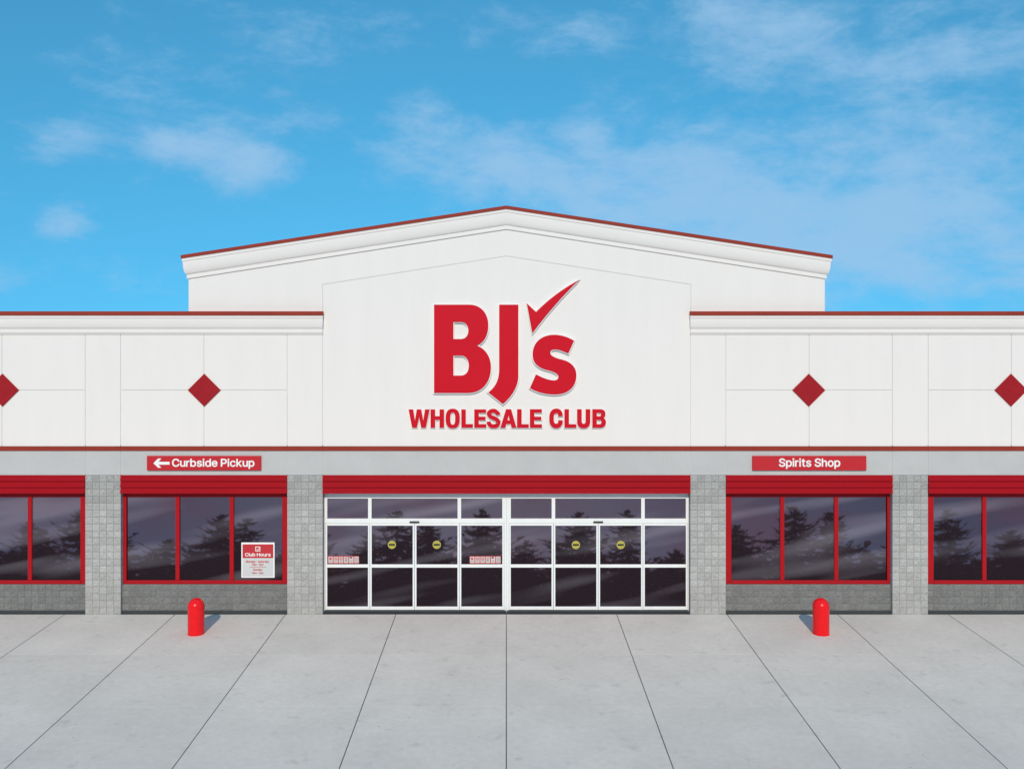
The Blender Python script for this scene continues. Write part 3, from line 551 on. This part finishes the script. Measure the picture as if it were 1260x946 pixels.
# lower line of capitals
def rect(x0, x1, y0, y1): return [(x0, y0), (x1, y0), (x1, y1), (x0, y1)]
def cap_L(x0, x1, t, b, w, h): return [[(x0, t), (x0 + w, t), (x0 + w, b - h), (x1, b - h), (x1, b), (x0, b)]]
def cap_E(x0, x1, t, b, w, h):
    m = (t + b) / 2 - 1
    return [[(x0, t), (x1, t), (x1, t + h), (x0 + w, t + h), (x0 + w, m - h / 2), (x1 - 6, m - h / 2), (x1 - 6, m + h / 2), (x0 + w, m + h / 2), (x0 + w, b - h), (x1 + 1, b - h), (x1 + 1, b), (x0, b)]]
def cap_S(x0, x1, t, b, w):
    h = w / 2 * .92; cx = (x0 + x1) / 2; m = (t + b) / 2
    a0, a1 = x0 + h, x1 - h
    return [stroke([(a1 - 2, t + 66), (a1 - 6, t + 50), (cx + 20, t + h + 3), (cx - 4, t + h - 1), (cx - 32, t + h + 4), (a0 + 4, t + 44), (a0 + 4, t + 62), (cx - 34, t + 88), (cx, m - 7), (cx + 38, m + 12), (a1 - 1, m + 40), (a1 + 1, b - 62), (cx + 40, b - h - 6), (cx + 4, b - h + 1), (cx - 32, b - h - 4), (a0 + 4, b - 52), (a0 + 1, b - 72)], w, 6)]
caps = []
k1 = lambda l: [conv(q, 495, 495, 9.69) for q in l]
k2 = lambda l: [conv(q, 615, 495, 9.0) for q in l]
T, B_ = 86, 299
caps.append(k1([[(77, T), (128, T), (150, 222), (175, T), (224, T), (249, 222), (273, T), (322, T), (279, B_), (226, B_), (200, 168), (172, B_), (118, B_)]]))
caps.append(k1([[(339, T), (389, T), (389, 167), (446, 167), (446, T), (496, T), (496, B_), (446, B_), (446, 205), (389, 205), (389, B_), (339, B_)]]))
caps.append(k1([super_ring(519, 683, 78, 307, 2.5), super_ring(570, 632, 118, 268, 2.6)]))
caps.append(k1(cap_L(706, 840, T, B_, 49, 38)))
caps.append(k1(cap_E(860, 997, T, B_, 50, 37)))
caps.append(k1(cap_S(1010, 1166, 82, 303, 43)))
T, B_ = 78, 279
caps.append(k2([[(70, T), (124, T), (182, B_), (132, B_), (121, 236), (71, 236), (60, B_), (9, B_)], [(82, 200), (111, 200), (97, 140)]]))
caps.append(k2(cap_L(193, 319, T, B_, 47, 35)))
caps.append(k2(cap_E(335, 464, T, B_, 46, 34)))
cC = stroke([(672, 152), (668, 122), (650, 99), (624, 94), (595, 104), (577, 135), (573, 178), (577, 222), (596, 252), (624, 262), (651, 255), (669, 232), (673, 200)], 46, 6)
caps.append(k2([cC]))
caps.append(k2(cap_L(718, 846, T, B_, 46, 35)))
caps.append(k2([path((858, T), (905, T), (905, 205), ((905, 226), (912, 239), (929, 239)), ((946, 239), (953, 226), (953, 205)), (953, T), (1000, T), (1000, 208), ((1000, 260), (974, 285), (929, 285)), ((884, 285), (858, 260), (858, 208)))[:-1]]))
caps.append(k2([path((1027, T), (1112, T), ((1150, T), (1168, 98), (1168, 128)), ((1168, 152), (1156, 166), (1140, 173)), ((1162, 180), (1174, 198), (1174, 220)), ((1174, 258), (1150, B_), (1110, B_)), (1027, B_)),
                path((1073, 113), (1103, 113), ((1116, 113), (1122, 122), (1122, 134)), ((1122, 147), (1116, 156), (1103, 156)), (1073, 156)),
                path((1073, 191), (1105, 191), ((1120, 191), (1127, 202), (1127, 217)), ((1127, 233), (1120, 244), (1105, 244)), (1073, 244))]))
club = empty('wall_lettering', (0, -.016, Z(526)))
tag(club, 'row of small red capitals mounted below the check mark logo', 'lettering')
for l in caps: rel(sign_letter('letter', [grow(l[0], .25)] + [grow(h, -.2) for h in l[1:]], club, y0=-.06, halo=.8), club)

def plate_sign(u0, u1, label, txt, t0, t1, arrow=False, vt=564.2):
    y0 = -.055
    root = empty('panel_sign', ((X(u0) + X(u1)) / 2, .0, Z(578.5)))
    tag(root, label, 'sign', 'red panel signs on the grey fascia')
    m = MB(); m.box(X(u0, y0), X(u1, y0), y0, .003, Z(578.6, y0), Z(561, y0)); rel(m.build('sign_panel', M['sign_red'], root, bevel=.006), root)
    rel(shape('lettering', text_fit(txt, t0, t1, vt, 574, y0), y0 - .010, y0 - .001, M['sign_white'], root), root)
    if arrow:
        q = [(140, 146), (183, 103), (212, 103), (187, 133), (287, 133), (287, 159), (187, 159), (212, 187), (183, 187)]
        P = [(X(170 + a / 7.41, y0), Z(550 + b / 7.41, y0)) for a, b in q]
        rel(shape('arrow', [P], y0 - .010, y0 - .001, M['sign_white'], root), root)
    return root
plate_sign(180.6, 321, 'red sign with a white left arrow, the one reading Curbside Pickup', 'Curbside Pickup', 211.8, 313.2, True)
plate_sign(926, 1066.2, 'red sign without an arrow, the one reading Spirits Shop', 'Spirits Shop', 958.3, 1033.8, False, 563.8)

# opening-hours poster on the glass
yq = YG - .012
poster = empty('hours_poster', ((X(297) + X(338)) / 2, YG - .002, Z(710.4, yq)))
tag(poster, 'white and red opening hours poster in the corner of a dark window', 'poster')
qx = lambda u, y=yq: X(u, y)
m = MB(); m.box(X(297, yq), X(337.8, yq), yq, YG - .0015, Z(710.4, yq), Z(667.2, yq)); rel(m.build('board', M['logo_white'], poster), poster)
def flat(name, u0, u1, v0, v1, yf, m, root, th=.003):
    b_ = MB(); b_.box(X(u0, yf), X(u1, yf), yf, yf + th, Z(v1, yf), Z(v0, yf)); return rel(b_.build(name, m, root), root)
flat('sheet', 298.4, 336.2, 669.4, 709.0, yq - .004, M['paper'], poster)
flat('header', 298.4, 336.2, 669.4, 686.3, yq - .008, M['ink_red'], poster)
y = yq - .012
bx = MB()
for u0, u1, v0, v1 in ((314.2, 320.2, 672.2, 673.0), (314.2, 320.2, 677.2, 678.0), (314.2, 315.0, 673.0, 677.2), (319.4, 320.2, 673.0, 677.2)):
    bx.box(X(u0, y), X(u1, y), y, y + .003, Z(v1, y), Z(v0, y))
rel(bx.build('check_box', M['sign_white'], poster), poster)
ck = [(315.6, 675.0), (316.9, 676.0), (319.2, 673.4), (319.3, 674.0), (317.0, 677.0)]
rel(shape('check_mark', [[(X(a, y), Z(b_, y)) for a, b_ in ck]], y, y + .003, M['sign_white'], poster), poster)
rel(shape('title', text_fit('Club Hours', 301.5, 333, 680.0, 684.2, y), y, y + .003, M['sign_white'], poster), poster)
y = yq - .008
for txt, u0, u1, v0, v1 in (('Monday - Saturday', 302.6, 331.2, 689.3, 692.0), ('9am - 9pm', 310.2, 324.1, 693.2, 695.6), ('Sunday', 311.4, 322.8, 699.2, 701.8), ('9am - 7pm', 310.2, 324.1, 703.4, 705.8)):
    rel(shape('lettering', text_fit(txt, u0, u1, v0, v1, y), y, y + .003, M['ink_red'], poster), poster)
flat('rule', 307, 327.8, 697.2, 697.6, y, M['ink_red'], poster)

# yellow round stickers on the sliding doors
yd = YE + .004 + .022
def sticker(u, v, label):
    yy = yd - .004; r = 5.1
    root = empty('door_sticker', (X(u, yy), yd, Z(v, yy))); tag(root, label, 'sticker', 'round yellow stickers on the sliding doors')
    P = [(X(u + r * math.cos(2 * math.pi * k / 36), yy), Z(v + r * math.sin(2 * math.pi * k / 36), yy)) for k in range(36)]
    rel(shape('disc', [P], yy, yd - .0005, M['yellow'], root), root)
    flat('bar', u - 3.7, u + 3.7, v - 1.15, v + 1.1, yy - .003, M['ink_black'], root, .0025)
sticker(482.2, 670.0, 'round yellow sticker on the outer leaf of the left entrance')
sticker(537.4, 670.0, 'round yellow sticker on the left entrance leaf nearer the middle post')
sticker(708.6, 670.2, 'round yellow sticker on the right entrance leaf nearer the middle post')
sticker(763.8, 670.2, 'round yellow sticker on the outer leaf of the right entrance')

# pictogram strips on the sidelights
yn = YE + .010 + .022
def strip(u0, u1, label):
    yy = yn - .004; v0, v1 = 683.8, 693.2
    root = empty('notice_strip', ((X(u0) + X(u1)) / 2, yn, Z(v1, yy))); tag(root, label, 'notice', 'pictogram strips on the entrance side panes')
    flat('backing', u0, u1, v0, v1, yy, M['ink_red'], root, .0035)
    w = (u1 - u0) / 6
    for k in range(6):
        a = u0 + w * k + .5; b_ = u0 + w * (k + 1) - .5; cx = (a + b_) / 2
        flat('pictogram_card', a, b_, v0 + .8, v1 - .8, yy - .003, M['card'], root, .0025)
        y2 = yy - .006
        if k == 0:
            P = [(cx - 1.4, 686), (cx - .2, 685.4), (cx + 1.5, 687.4), (cx + .8, 688.4), (cx - 1.3, 688.2)]
            rel(shape('symbol', [[(X(p, y2), Z(q, y2)) for p, q in P]], y2, y2 + .0025, M['ink_red'], root), root)
            flat('caption', cx - 1.4, cx + 1.4, 689.8, 690.5, y2, M['ink_grey'], root, .0025)
        elif k in (1, 2):
            ring = lambda r: [(X(cx + r * math.cos(t * math.pi / 12), y2), Z(687.4 + r * math.sin(t * math.pi / 12), y2)) for t in range(24)]
            rel(shape('symbol', [ring(1.9), ring(1.45)], y2, y2 + .0025, M['ink_red'], root), root)
            P = [(cx - 1.5, 686.2), (cx - 1.1, 685.9), (cx + 1.5, 688.6), (cx + 1.1, 688.9)]
            rel(shape('slash', [[(X(p, y2 - .003), Z(q, y2 - .003)) for p, q in P]], y2 - .003, y2 - .0005, M['ink_red'], root), root)
            flat('caption', cx - 1.5, cx + 1.5, 690.4, 691.0, y2, M['ink_grey'], root, .0025)
        elif k == 3:
            flat('caption', cx - 1.8, cx + 1.8, 685.8, 686.5, y2, M['ink_red'], root, .0025)
            flat('symbol', cx - 1.0, cx + 1.0, 687.6, 690.4, y2, M['ink_grey'], root, .0025)
        elif k == 4:
            P = [(cx - 1.7, 685), (cx + .9, 685), (cx + .9, 686.3), (cx - .3, 687.0), (cx - 1.7, 686.3)]
            rel(shape('symbol', [[(X(p, y2), Z(q, y2)) for p, q in P]], y2, y2 + .0025, M['ink_black'], root), root)
            flat('caption', cx - 1.2, cx + 1.2, 689.6, 690.3, y2, M['ink_grey'], root, .0025)
        else:
            for v in (686, 687.6, 689.2, 690.8): flat('caption', cx - 1.7, cx + 1.7, v, v + .6, y2, M['ink_grey'], root, .0025)
strip(403.6, 441.8, 'red edged pictogram strip on the far left side pane of the doors')
strip(577.8, 616.3, 'red edged pictogram strip just left of the middle door post')

# ------------------------------------------------------------------ bollards
def bollard(u, label):
    yb = -D * (1 - (756 - EYE) / (779.3 - EYE))           # base stands where the photo shows it on the pavement
    k = (D + yb) / D
    x = (u - 623) * S * k; r = 10 * S * k
    H = 43.8 * S * k
    root = empty('bollard', (x, yb, 0)); tag(root, label, 'bollard', 'red bollards in front of the store')
    n = 40
    def lathe(prof, name, m):
        b_ = MB(); rows = [[(q * math.cos(2 * math.pi * i / n), q * math.sin(2 * math.pi * i / n), z) for i in range(n)] for q, z in prof]
        b_.grid(rows, close=True); b_.face(rows[-1])
        o = b_.build(name, m, root, smooth=True)
        return o
    h0 = H - r * 1.06
    lathe([(r, .012), (r, h0 - .015), (r * .995, h0 - .008)], 'sleeve', M['bollard'])
    dome = [(r * 1.0, h0 - .020), (r * 1.022, h0 - .016), (r * 1.022, h0 - .004), (r * 1.0, h0 + .004)] + [(r * math.cos(t * math.pi / 2 / 14), h0 + .01 + r * 1.0 * math.sin(t * math.pi / 2 / 14)) for t in range(1, 14)] + [(.004, h0 + .01 + r)]
    lathe(dome, 'dome_cap', M['bollard'])
    lathe([(r * 1.012, .0), (r * 1.012, .010), (r * .9, .012)], 'base_ring', M['bollard'])
bollard(241.3, 'red domed bollard below the Curbside Pickup sign')
bollard(1010.2, 'red domed bollard below the Spirits Shop sign')

# ------------------------------------------------------------------ ground
sw = 136 * S
p = MB(); g_ = .009
ROWS = 5
for i in range(-10, 10):
    for j in range(ROWS):
        t = random.uniform(.975, 1.02)
        p.box(sw * i + g_, sw * (i + 1) - g_, -sw * (j + 1) + .004, (.02 if j == 0 else -sw * j - .004), -.12, 0, t)
pv = p.build('pavement', M['concrete']); tag(pv, kind='structure')
p = MB(); p.box(-sw * 10, sw * 10, -sw * ROWS, .3, -.14, -.003); jb = p.build('pavement_joint', M['flash']); tag(jb, kind='structure')
p = MB(); p.box(-sw * 10, sw * 10, -sw * ROWS - .16, -sw * ROWS - .006, -.16, .002); kb = p.build('kerb', M['kerb'], bevel=.015); tag(kb, kind='structure')
p = MB(); p.face([(-60, -37, -.13), (60, -37, -.13), (60, 40, -.13), (-60, 40, -.13)]); lot = p.build('parking_lot', M['asphalt']); tag(lot, kind='structure')
p = MB(); p.face([(-4000, -4000, -.15), (4000, -4000, -.15), (4000, 4000, -.15), (-4000, 4000, -.15)]); gr = p.build('ground', M['field']); tag(gr, kind='structure')

# ------------------------------------------------------------------ conifers across the car park (seen mirrored in the glass)
def conifer_crown(h, w, seed, step=.50):
    """tiers of long flat boughs, drooping then lifting at the tip, with open gaps between the upper tiers"""
    rnd = random.Random(seed); m = MB()
    z, f = h - .02, 0.0
    while z > h * .12:
        f = (h - z) / h
        r = w * min(1.0, .07 + 1.55 * f ** .72) * rnd.uniform(.70, 1.15)
        nb = 7 + int(9 * min(1, f * 2)); a0 = rnd.uniform(0, 6.28)
        for b_ in range(nb):
            a = a0 + 6.283 * b_ / nb + rnd.uniform(-.22, .22)
            L_ = r * rnd.uniform(.55, 1.2); dr = L_ * rnd.uniform(.04, .20); lift = L_ * rnd.uniform(.02, .16)
            ca, sa = math.cos(a), math.sin(a); wd = .16 + L_ * rnd.uniform(.18, .28); z0 = z + rnd.uniform(-.12, .12)
            zz = lambda s: z0 - dr * math.sin(min(s, 1.0) * 2.4) + lift * max(0, s - .55) ** 2 * 4
            for q in range(6):
                s0, s1 = q / 6, (q + 1.4) / 6
                ww = wd * (1 - s0 * .8)
                for sgn in (-1, 1):
                    e1 = sgn * ww * rnd.uniform(.5, 1.0)
                    pts = [(s0 * L_, 0, zz(s0) + .03), (s1 * L_ * .8, e1, zz(s1) - rnd.uniform(.05, .17)), (s1 * L_ + .04, e1 * .3, zz(s1) + rnd.uniform(-.02, .05))]
                    m.face([(x_ * ca - y_ * sa, x_ * sa + y_ * ca, z_) for x_, y_, z_ in pts], 1)
        z -= step * (.45 + .55 * min(1, f * 6)) * rnd.uniform(.75, 1.25)
    m.face([(.12, 0, h - .5), (-.10, .05, h - .5), (0, 0, h + .22)]); m.face([(0, .12, h - .5), (.03, -.10, h - .5), (0, 0, h + .22)])
    return m.mesh('crown', M['needles'], weld=False)
def trunk_mesh(h):
    m = MB(); rows = []
    for k in range(7):
        f = k / 6; r = .20 * (1 - f) ** .8 + .015
        rows.append([(r * math.cos(6.283 * i / 9) + .05 * math.sin(3 * f), r * math.sin(6.283 * i / 9), h * f * .98) for i in range(9)])
    m.grid(rows, close=True); return m.mesh('trunk', M['bark'], smooth=True)
protos = []
for i, (h, w) in enumerate(((11.0, 4.7), (11.0, 5.6), (11.0, 4.0), (11.0, 3.6))):
    protos.append((conifer_crown(h, w, 11 + i, .42 if i == 3 else .52), trunk_mesh(h)))
TREES = [(-44, -41.51, 12.12, 2), (-41.58, -40.9, 10.39, 0), (-39.46, -40.53, 11.13, 2), (-37.07, -43.13, 10.51, 1), (-34.05, -43.71, 11.67, 0), (-31.67, -40.51, 10.46, 0), (-29.04, -40.15, 11.83, 2), (-26.51, -40.13, 10.58, 1), (-23.6, -42.34, 10.16, 1), (-19.88, -41.66, 11.71, 1), (-17.8, -40.73, 11.22, 0), (-13.64, -43.3, 10.99, 0), (-9.88, -43.93, 11.02, 2), (-7.72, -41.17, 11.87, 0), (-5.35, -40.28, 11.01, 1), (-1.67, -43.57, 12.37, 1), (1.26, -40.22, 9.73, 2), (5.09, -42.64, 12.23, 1), (8.29, -40.8, 11.99, 2), (12.2, -43.35, 9.65, 2), (15.81, -41.04, 10.9, 1), (19.56, -40.08, 11.92, 1), (23.31, -43.48, 12.24, 0), (27.01, -42.26, 10.04, 1), (30.04, -40.31, 11.81, 2), (34.82, -41.24, 10.69, 1), (38.9, -43.41, 11.29, 2), (41.81, -42.0, 10.51, 1), (-44.9, -44.0, 9.1, 3), (-41.73, -44.17, 9.49, 3), (-39.39, -44.23, 9.47, 3), (-36.36, -43.6, 9.25, 3), (-32.98, -43.74, 9.77, 3), (-30.3, -44.39, 9.69, 3), (-27.48, -43.67, 9.29, 3), (-24.88, -44.25, 9.43, 3), (-21.84, -44.17, 9.26, 3), (-19.16, -43.47, 9.36, 3), (-15.84, -44.39, 9.7, 3), (-13.05, -44.16, 9.3, 3), (-10.59, -43.42, 9.2, 3), (-7.9, -43.58, 9.26, 3), (-5.51, -43.79, 9.36, 3), (-2.53, -43.48, 9.44, 3), (0.8, -44.24, 9.46, 3), (4.05, -44.28, 9.8, 3), (6.57, -43.9, 9.52, 3), (9.07, -43.69, 9.19, 3), (12.16, -43.42, 9.78, 3), (14.64, -43.53, 9.13, 3), (18.0, -44.02, 9.46, 3), (20.76, -44.18, 9.55, 3), (23.14, -44.35, 9.59, 3), (25.85, -44.18, 9.76, 3), (29.09, -43.56, 9.57, 3), (32.0, -43.44, 9.46, 3), (34.63, -44.25, 9.43, 3), (37.97, -44.25, 9.31, 3), (40.42, -44.11, 9.47, 3), (43.31, -44.04, 9.17, 3), (-45.05, -47.36, 9.65, 3), (-42.65, -46.61, 10.05, 3), (-39.93, -47.21, 10.24, 3), (-37.03, -47.21, 10.21, 3), (-34.11, -47.08, 10.28, 3), (-31.27, -47.02, 10.08, 3), (-28.55, -46.57, 9.67, 3), (-25.59, -46.71, 9.78, 3), (-23.02, -47.58, 10.26, 3), (-20.38, -46.48, 9.66, 3), (-18.05, -46.81, 10.27, 3), (-15.48, -47.55, 9.65, 3), (-12.75, -47.02, 9.97, 3), (-10.18, -47.03, 9.58, 3), (-7.34, -46.59, 10.09, 3), (-4.73, -47.01, 10.29, 3), (-1.86, -46.56, 10.21, 3), (1.42, -47.58, 9.64, 3), (4.04, -46.75, 10.01, 3), (7.14, -47.57, 9.81, 3), (10.19, -46.62, 9.65, 3), (12.49, -46.94, 10.06, 3), (14.91, -46.78, 9.69, 3), (17.68, -46.63, 10.0, 3), (20.74, -46.46, 10.04, 3), (23.99, -46.59, 9.91, 3), (27.04, -46.74, 10.22, 3), (29.85, -46.69, 9.78, 3), (32.15, -46.67, 9.99, 3), (35.16, -47.03, 9.78, 3), (37.65, -46.77, 10.22, 3), (41.02, -46.95, 9.87, 3), (43.91, -47.54, 10.1, 3), (-45.83, -50.02, 10.66, 3), (-43.16, -49.58, 10.0, 3), (-40.42, -49.52, 10.04, 3), (-37.98, -49.36, 10.57, 3), (-35.56, -49.03, 10.7, 3), (-32.48, -49.57, 10.09, 3), (-29.98, -49.14, 10.0, 3), (-27.45, -49.43, 10.45, 3), (-24.33, -49.76, 10.38, 3), (-21.9, -49.62, 10.42, 3), (-19.58, -49.99, 10.46, 3), (-16.75, -49.68, 10.44, 3), (-13.44, -49.93, 10.17, 3), (-10.51, -49.29, 10.17, 3), (-7.18, -49.44, 10.12, 3), (-4.81, -49.82, 10.57, 3), (-2.2, -48.93, 10.56, 3), (1.05, -49.56, 10.24, 3), (3.5, -50.08, 10.21, 3), (6.43, -50.06, 10.6, 3), (9.28, -49.56, 10.24, 3), (12.09, -48.94, 10.03, 3), (14.98, -49.45, 10.24, 3), (18.21, -48.97, 10.27, 3), (21.38, -49.2, 10.01, 3), (24.69, -49.51, 10.11, 3), (27.76, -49.65, 10.58, 3), (30.38, -48.98, 10.48, 3), (33.55, -49.65, 10.49, 3), (36.25, -49.74, 10.42, 3), (39.6, -49.67, 9.98, 3), (43.0, -49.84, 10.09, 3), (45.37, -50.06, 10.09, 3)]
for i, (tx, ty, th, kind) in enumerate(TREES):
    root = empty('conifer_tree', (tx, ty, -.14))
    tag(root, 'dark conifer across the car park, mirrored in the storefront glass', 'tree', 'conifers across the car park mirrored in the glass')
    k = th / 11.0
    root.rotation_euler.z = (i * 2.4) % 6.28
    for me, nm in zip(protos[kind], ('crown', 'trunk')):
        o = bpy.data.objects.new(nm, me); put(o, root); o.scale = (1, 1, k)

# ------------------------------------------------------------------ light
EL, AZ = R(31), R(1.5)        # sun behind the camera, a touch to the left
sd = bpy.data.lights.new('sun', 'SUN'); sd.energy = 2.9; sd.angle = R(.6); sd.color = (1, .87, .70)
sun = bpy.data.objects.new('sun', sd); put(sun); sun.location = (-5, -40, 30)
sun.rotation_euler = Vector((math.sin(AZ) * math.cos(EL), math.cos(AZ) * math.cos(EL), -math.sin(EL))).to_track_quat('-Z', 'Y').to_euler()

w = bpy.data.worlds.new('World'); SC.world = w; w.use_nodes = True
nt = w.node_tree; L = nt.links.new
bg = nt.nodes['Background']
tc = N(nt, 'ShaderNodeTexCoord')
sky = N(nt, 'ShaderNodeTexSky', sky_type='NISHITA', sun_disc=False)
sky.sun_elevation = EL; sky.sun_rotation = math.pi + AZ; sky.altitude = 200; sky.air_density = 1.0; sky.dust_density = .3; sky.ozone_density = 3.0
nrm = N(nt, 'ShaderNodeVectorMath', operation='NORMALIZE'); L(tc.outputs['Generated'], nrm.inputs[0])
sx = N(nt, 'ShaderNodeSeparateXYZ'); L(nrm.outputs[0], sx.inputs[0])
# deep blue reaches low: look the atmosphere up a little higher than the view direction
mz = N(nt, 'ShaderNodeMath', operation='MULTIPLY_ADD'); L(sx.outputs['Z'], mz.inputs[0]); mz.inputs[1].default_value = .75; mz.inputs[2].default_value = .33
mzz = N(nt, 'ShaderNodeMath', operation='MAXIMUM'); L(mz.outputs[0], mzz.inputs[0]); mzz.inputs[1].default_value = .02
cx = N(nt, 'ShaderNodeCombineXYZ'); L(sx.outputs['X'], cx.inputs['X']); L(sx.outputs['Y'], cx.inputs['Y']); L(mzz.outputs[0], cx.inputs['Z'])
n2 = N(nt, 'ShaderNodeVectorMath', operation='NORMALIZE'); L(cx.outputs[0], n2.inputs[0])
if sky.inputs.get('Vector'): L(n2.outputs[0], sky.inputs['Vector'])
tint = N(nt, 'ShaderNodeVectorMath', operation='MULTIPLY'); L(sky.outputs[0], tint.inputs[0]); tint.inputs[1].default_value = (.49, 1.42, 1.40)
# thin high clouds
def mth(op, a, b=None, c=None, clamp=False):
    q = N(nt, 'ShaderNodeMath', operation=op); q.use_clamp = clamp
    for k, v in enumerate((a, b, c)):
        if v is None: continue
        if isinstance(v, (int, float)): q.inputs[k].default_value = v
        else: L(v, q.inputs[k])
    return q.outputs[0]
cm = N(nt, 'ShaderNodeMapping'); cm.inputs['Scale'].default_value = (3.2, 3.2, 7.0); cm.inputs['Location'].default_value = (2.2, 8.1, -4.4); cm.inputs['Rotation'].default_value = (0, R(-14), 0)
L(nrm.outputs[0], cm.inputs['Vector'])
cn = N(nt, 'ShaderNodeTexNoise'); cn.inputs['Scale'].default_value = 2.4; cn.inputs['Detail'].default_value = 9; cn.inputs['Roughness'].default_value = .66; cn.inputs['Distortion'].default_value = .15
L(cm.outputs[0], cn.inputs['Vector'])
# cloud banks of the northern sky, as bearings (tangents east, up), half-widths and density
BANKS = [(-.273, .164, .048, .030, 1.0), (-.360, .174, .045, .020, .95), (-.462, .095, .036, .018, .8), (-.47, .175, .05, .020, .7), (-.150, .165, .06, .035, .15),
         (-.06, .182, .11, .035, .5), (.19, .132, .15, .050, .9), (.06, .150, .12, .05, .55), (.45, .150, .11, .065, .8), (.38, .055, .22, .07, .85), (-.40, .02, .2, .03, .12),
         (.33, .28, .20, .06, .7), (-.25, .29, .12, .04, .45)]
yy = mth('MAXIMUM', sx.outputs['Y'], .05)
pa, pb = mth('DIVIDE', sx.outputs['X'], yy), mth('DIVIDE', sx.outputs['Z'], yy)
tot = None
for ca_, cb_, ra, rb, wt in BANKS:
    da = mth('MULTIPLY', mth('SUBTRACT', pa, ca_), 1 / ra); db = mth('MULTIPLY', mth('SUBTRACT', pb, cb_), 1 / rb)
    d2 = mth('ADD', mth('MULTIPLY', da, da), mth('MULTIPLY', db, db))
    g_ = mth('MULTIPLY', mth('POWER', 2.718, mth('MULTIPLY', d2, -.9)), wt)
    tot = g_ if tot is None else mth('ADD', tot, g_)
front = mth('GREATER_THAN', sx.outputs['Y'], .05)
back = mth('MULTIPLY', mth('SUBTRACT', 1.0, front), .42)
dens = mth('ADD', mth('MULTIPLY', mth('MINIMUM', tot, 1.0), front), back)
v_ = mth('ADD', mth('MULTIPLY', dens, .30), mth('MULTIPLY_ADD', sx.outputs['X'], .08, cn.outputs['Fac']))
cf = N(nt, 'ShaderNodeMapRange', interpolation_type='SMOOTHSTEP'); cf.inputs['From Min'].default_value = .50; cf.inputs['From Max'].default_value = .88; cf.inputs['To Max'].default_value = .75
L(v_, cf.inputs['Value'])
mix = N(nt, 'ShaderNodeMix', data_type='RGBA'); L(cf.outputs[0], mix.inputs['Factor']); L(tint.outputs[0], mix.inputs['A']); mix.inputs['B'].default_value = (2.7, 4.4, 6.3, 1)
L(mix.outputs['Result'], bg.inputs['Color']); bg.inputs['Strength'].default_value = .13

# ------------------------------------------------------------------ camera and output
cd = bpy.data.cameras.new('camera'); cam = bpy.data.objects.new('camera', cd); put(cam)
cd.sensor_width = 36; cd.lens = 36 * D / (1260 * S); cd.clip_end = 9000; cd.clip_start = .1
cam.location = (0, -D, ZC); cam.rotation_euler = (R(90), 0, 0)
cd.shift_x = (630 - 623) / 1260; cd.shift_y = -(473 - EYE) / 1260
SC.camera = cam
vs = SC.view_settings; vs.view_transform = 'Standard'; vs.look = 'None'; vs.gamma = 1; vs.use_curve_mapping = False; vs.exposure = 0.0
SC.cycles.max_bounces = 6
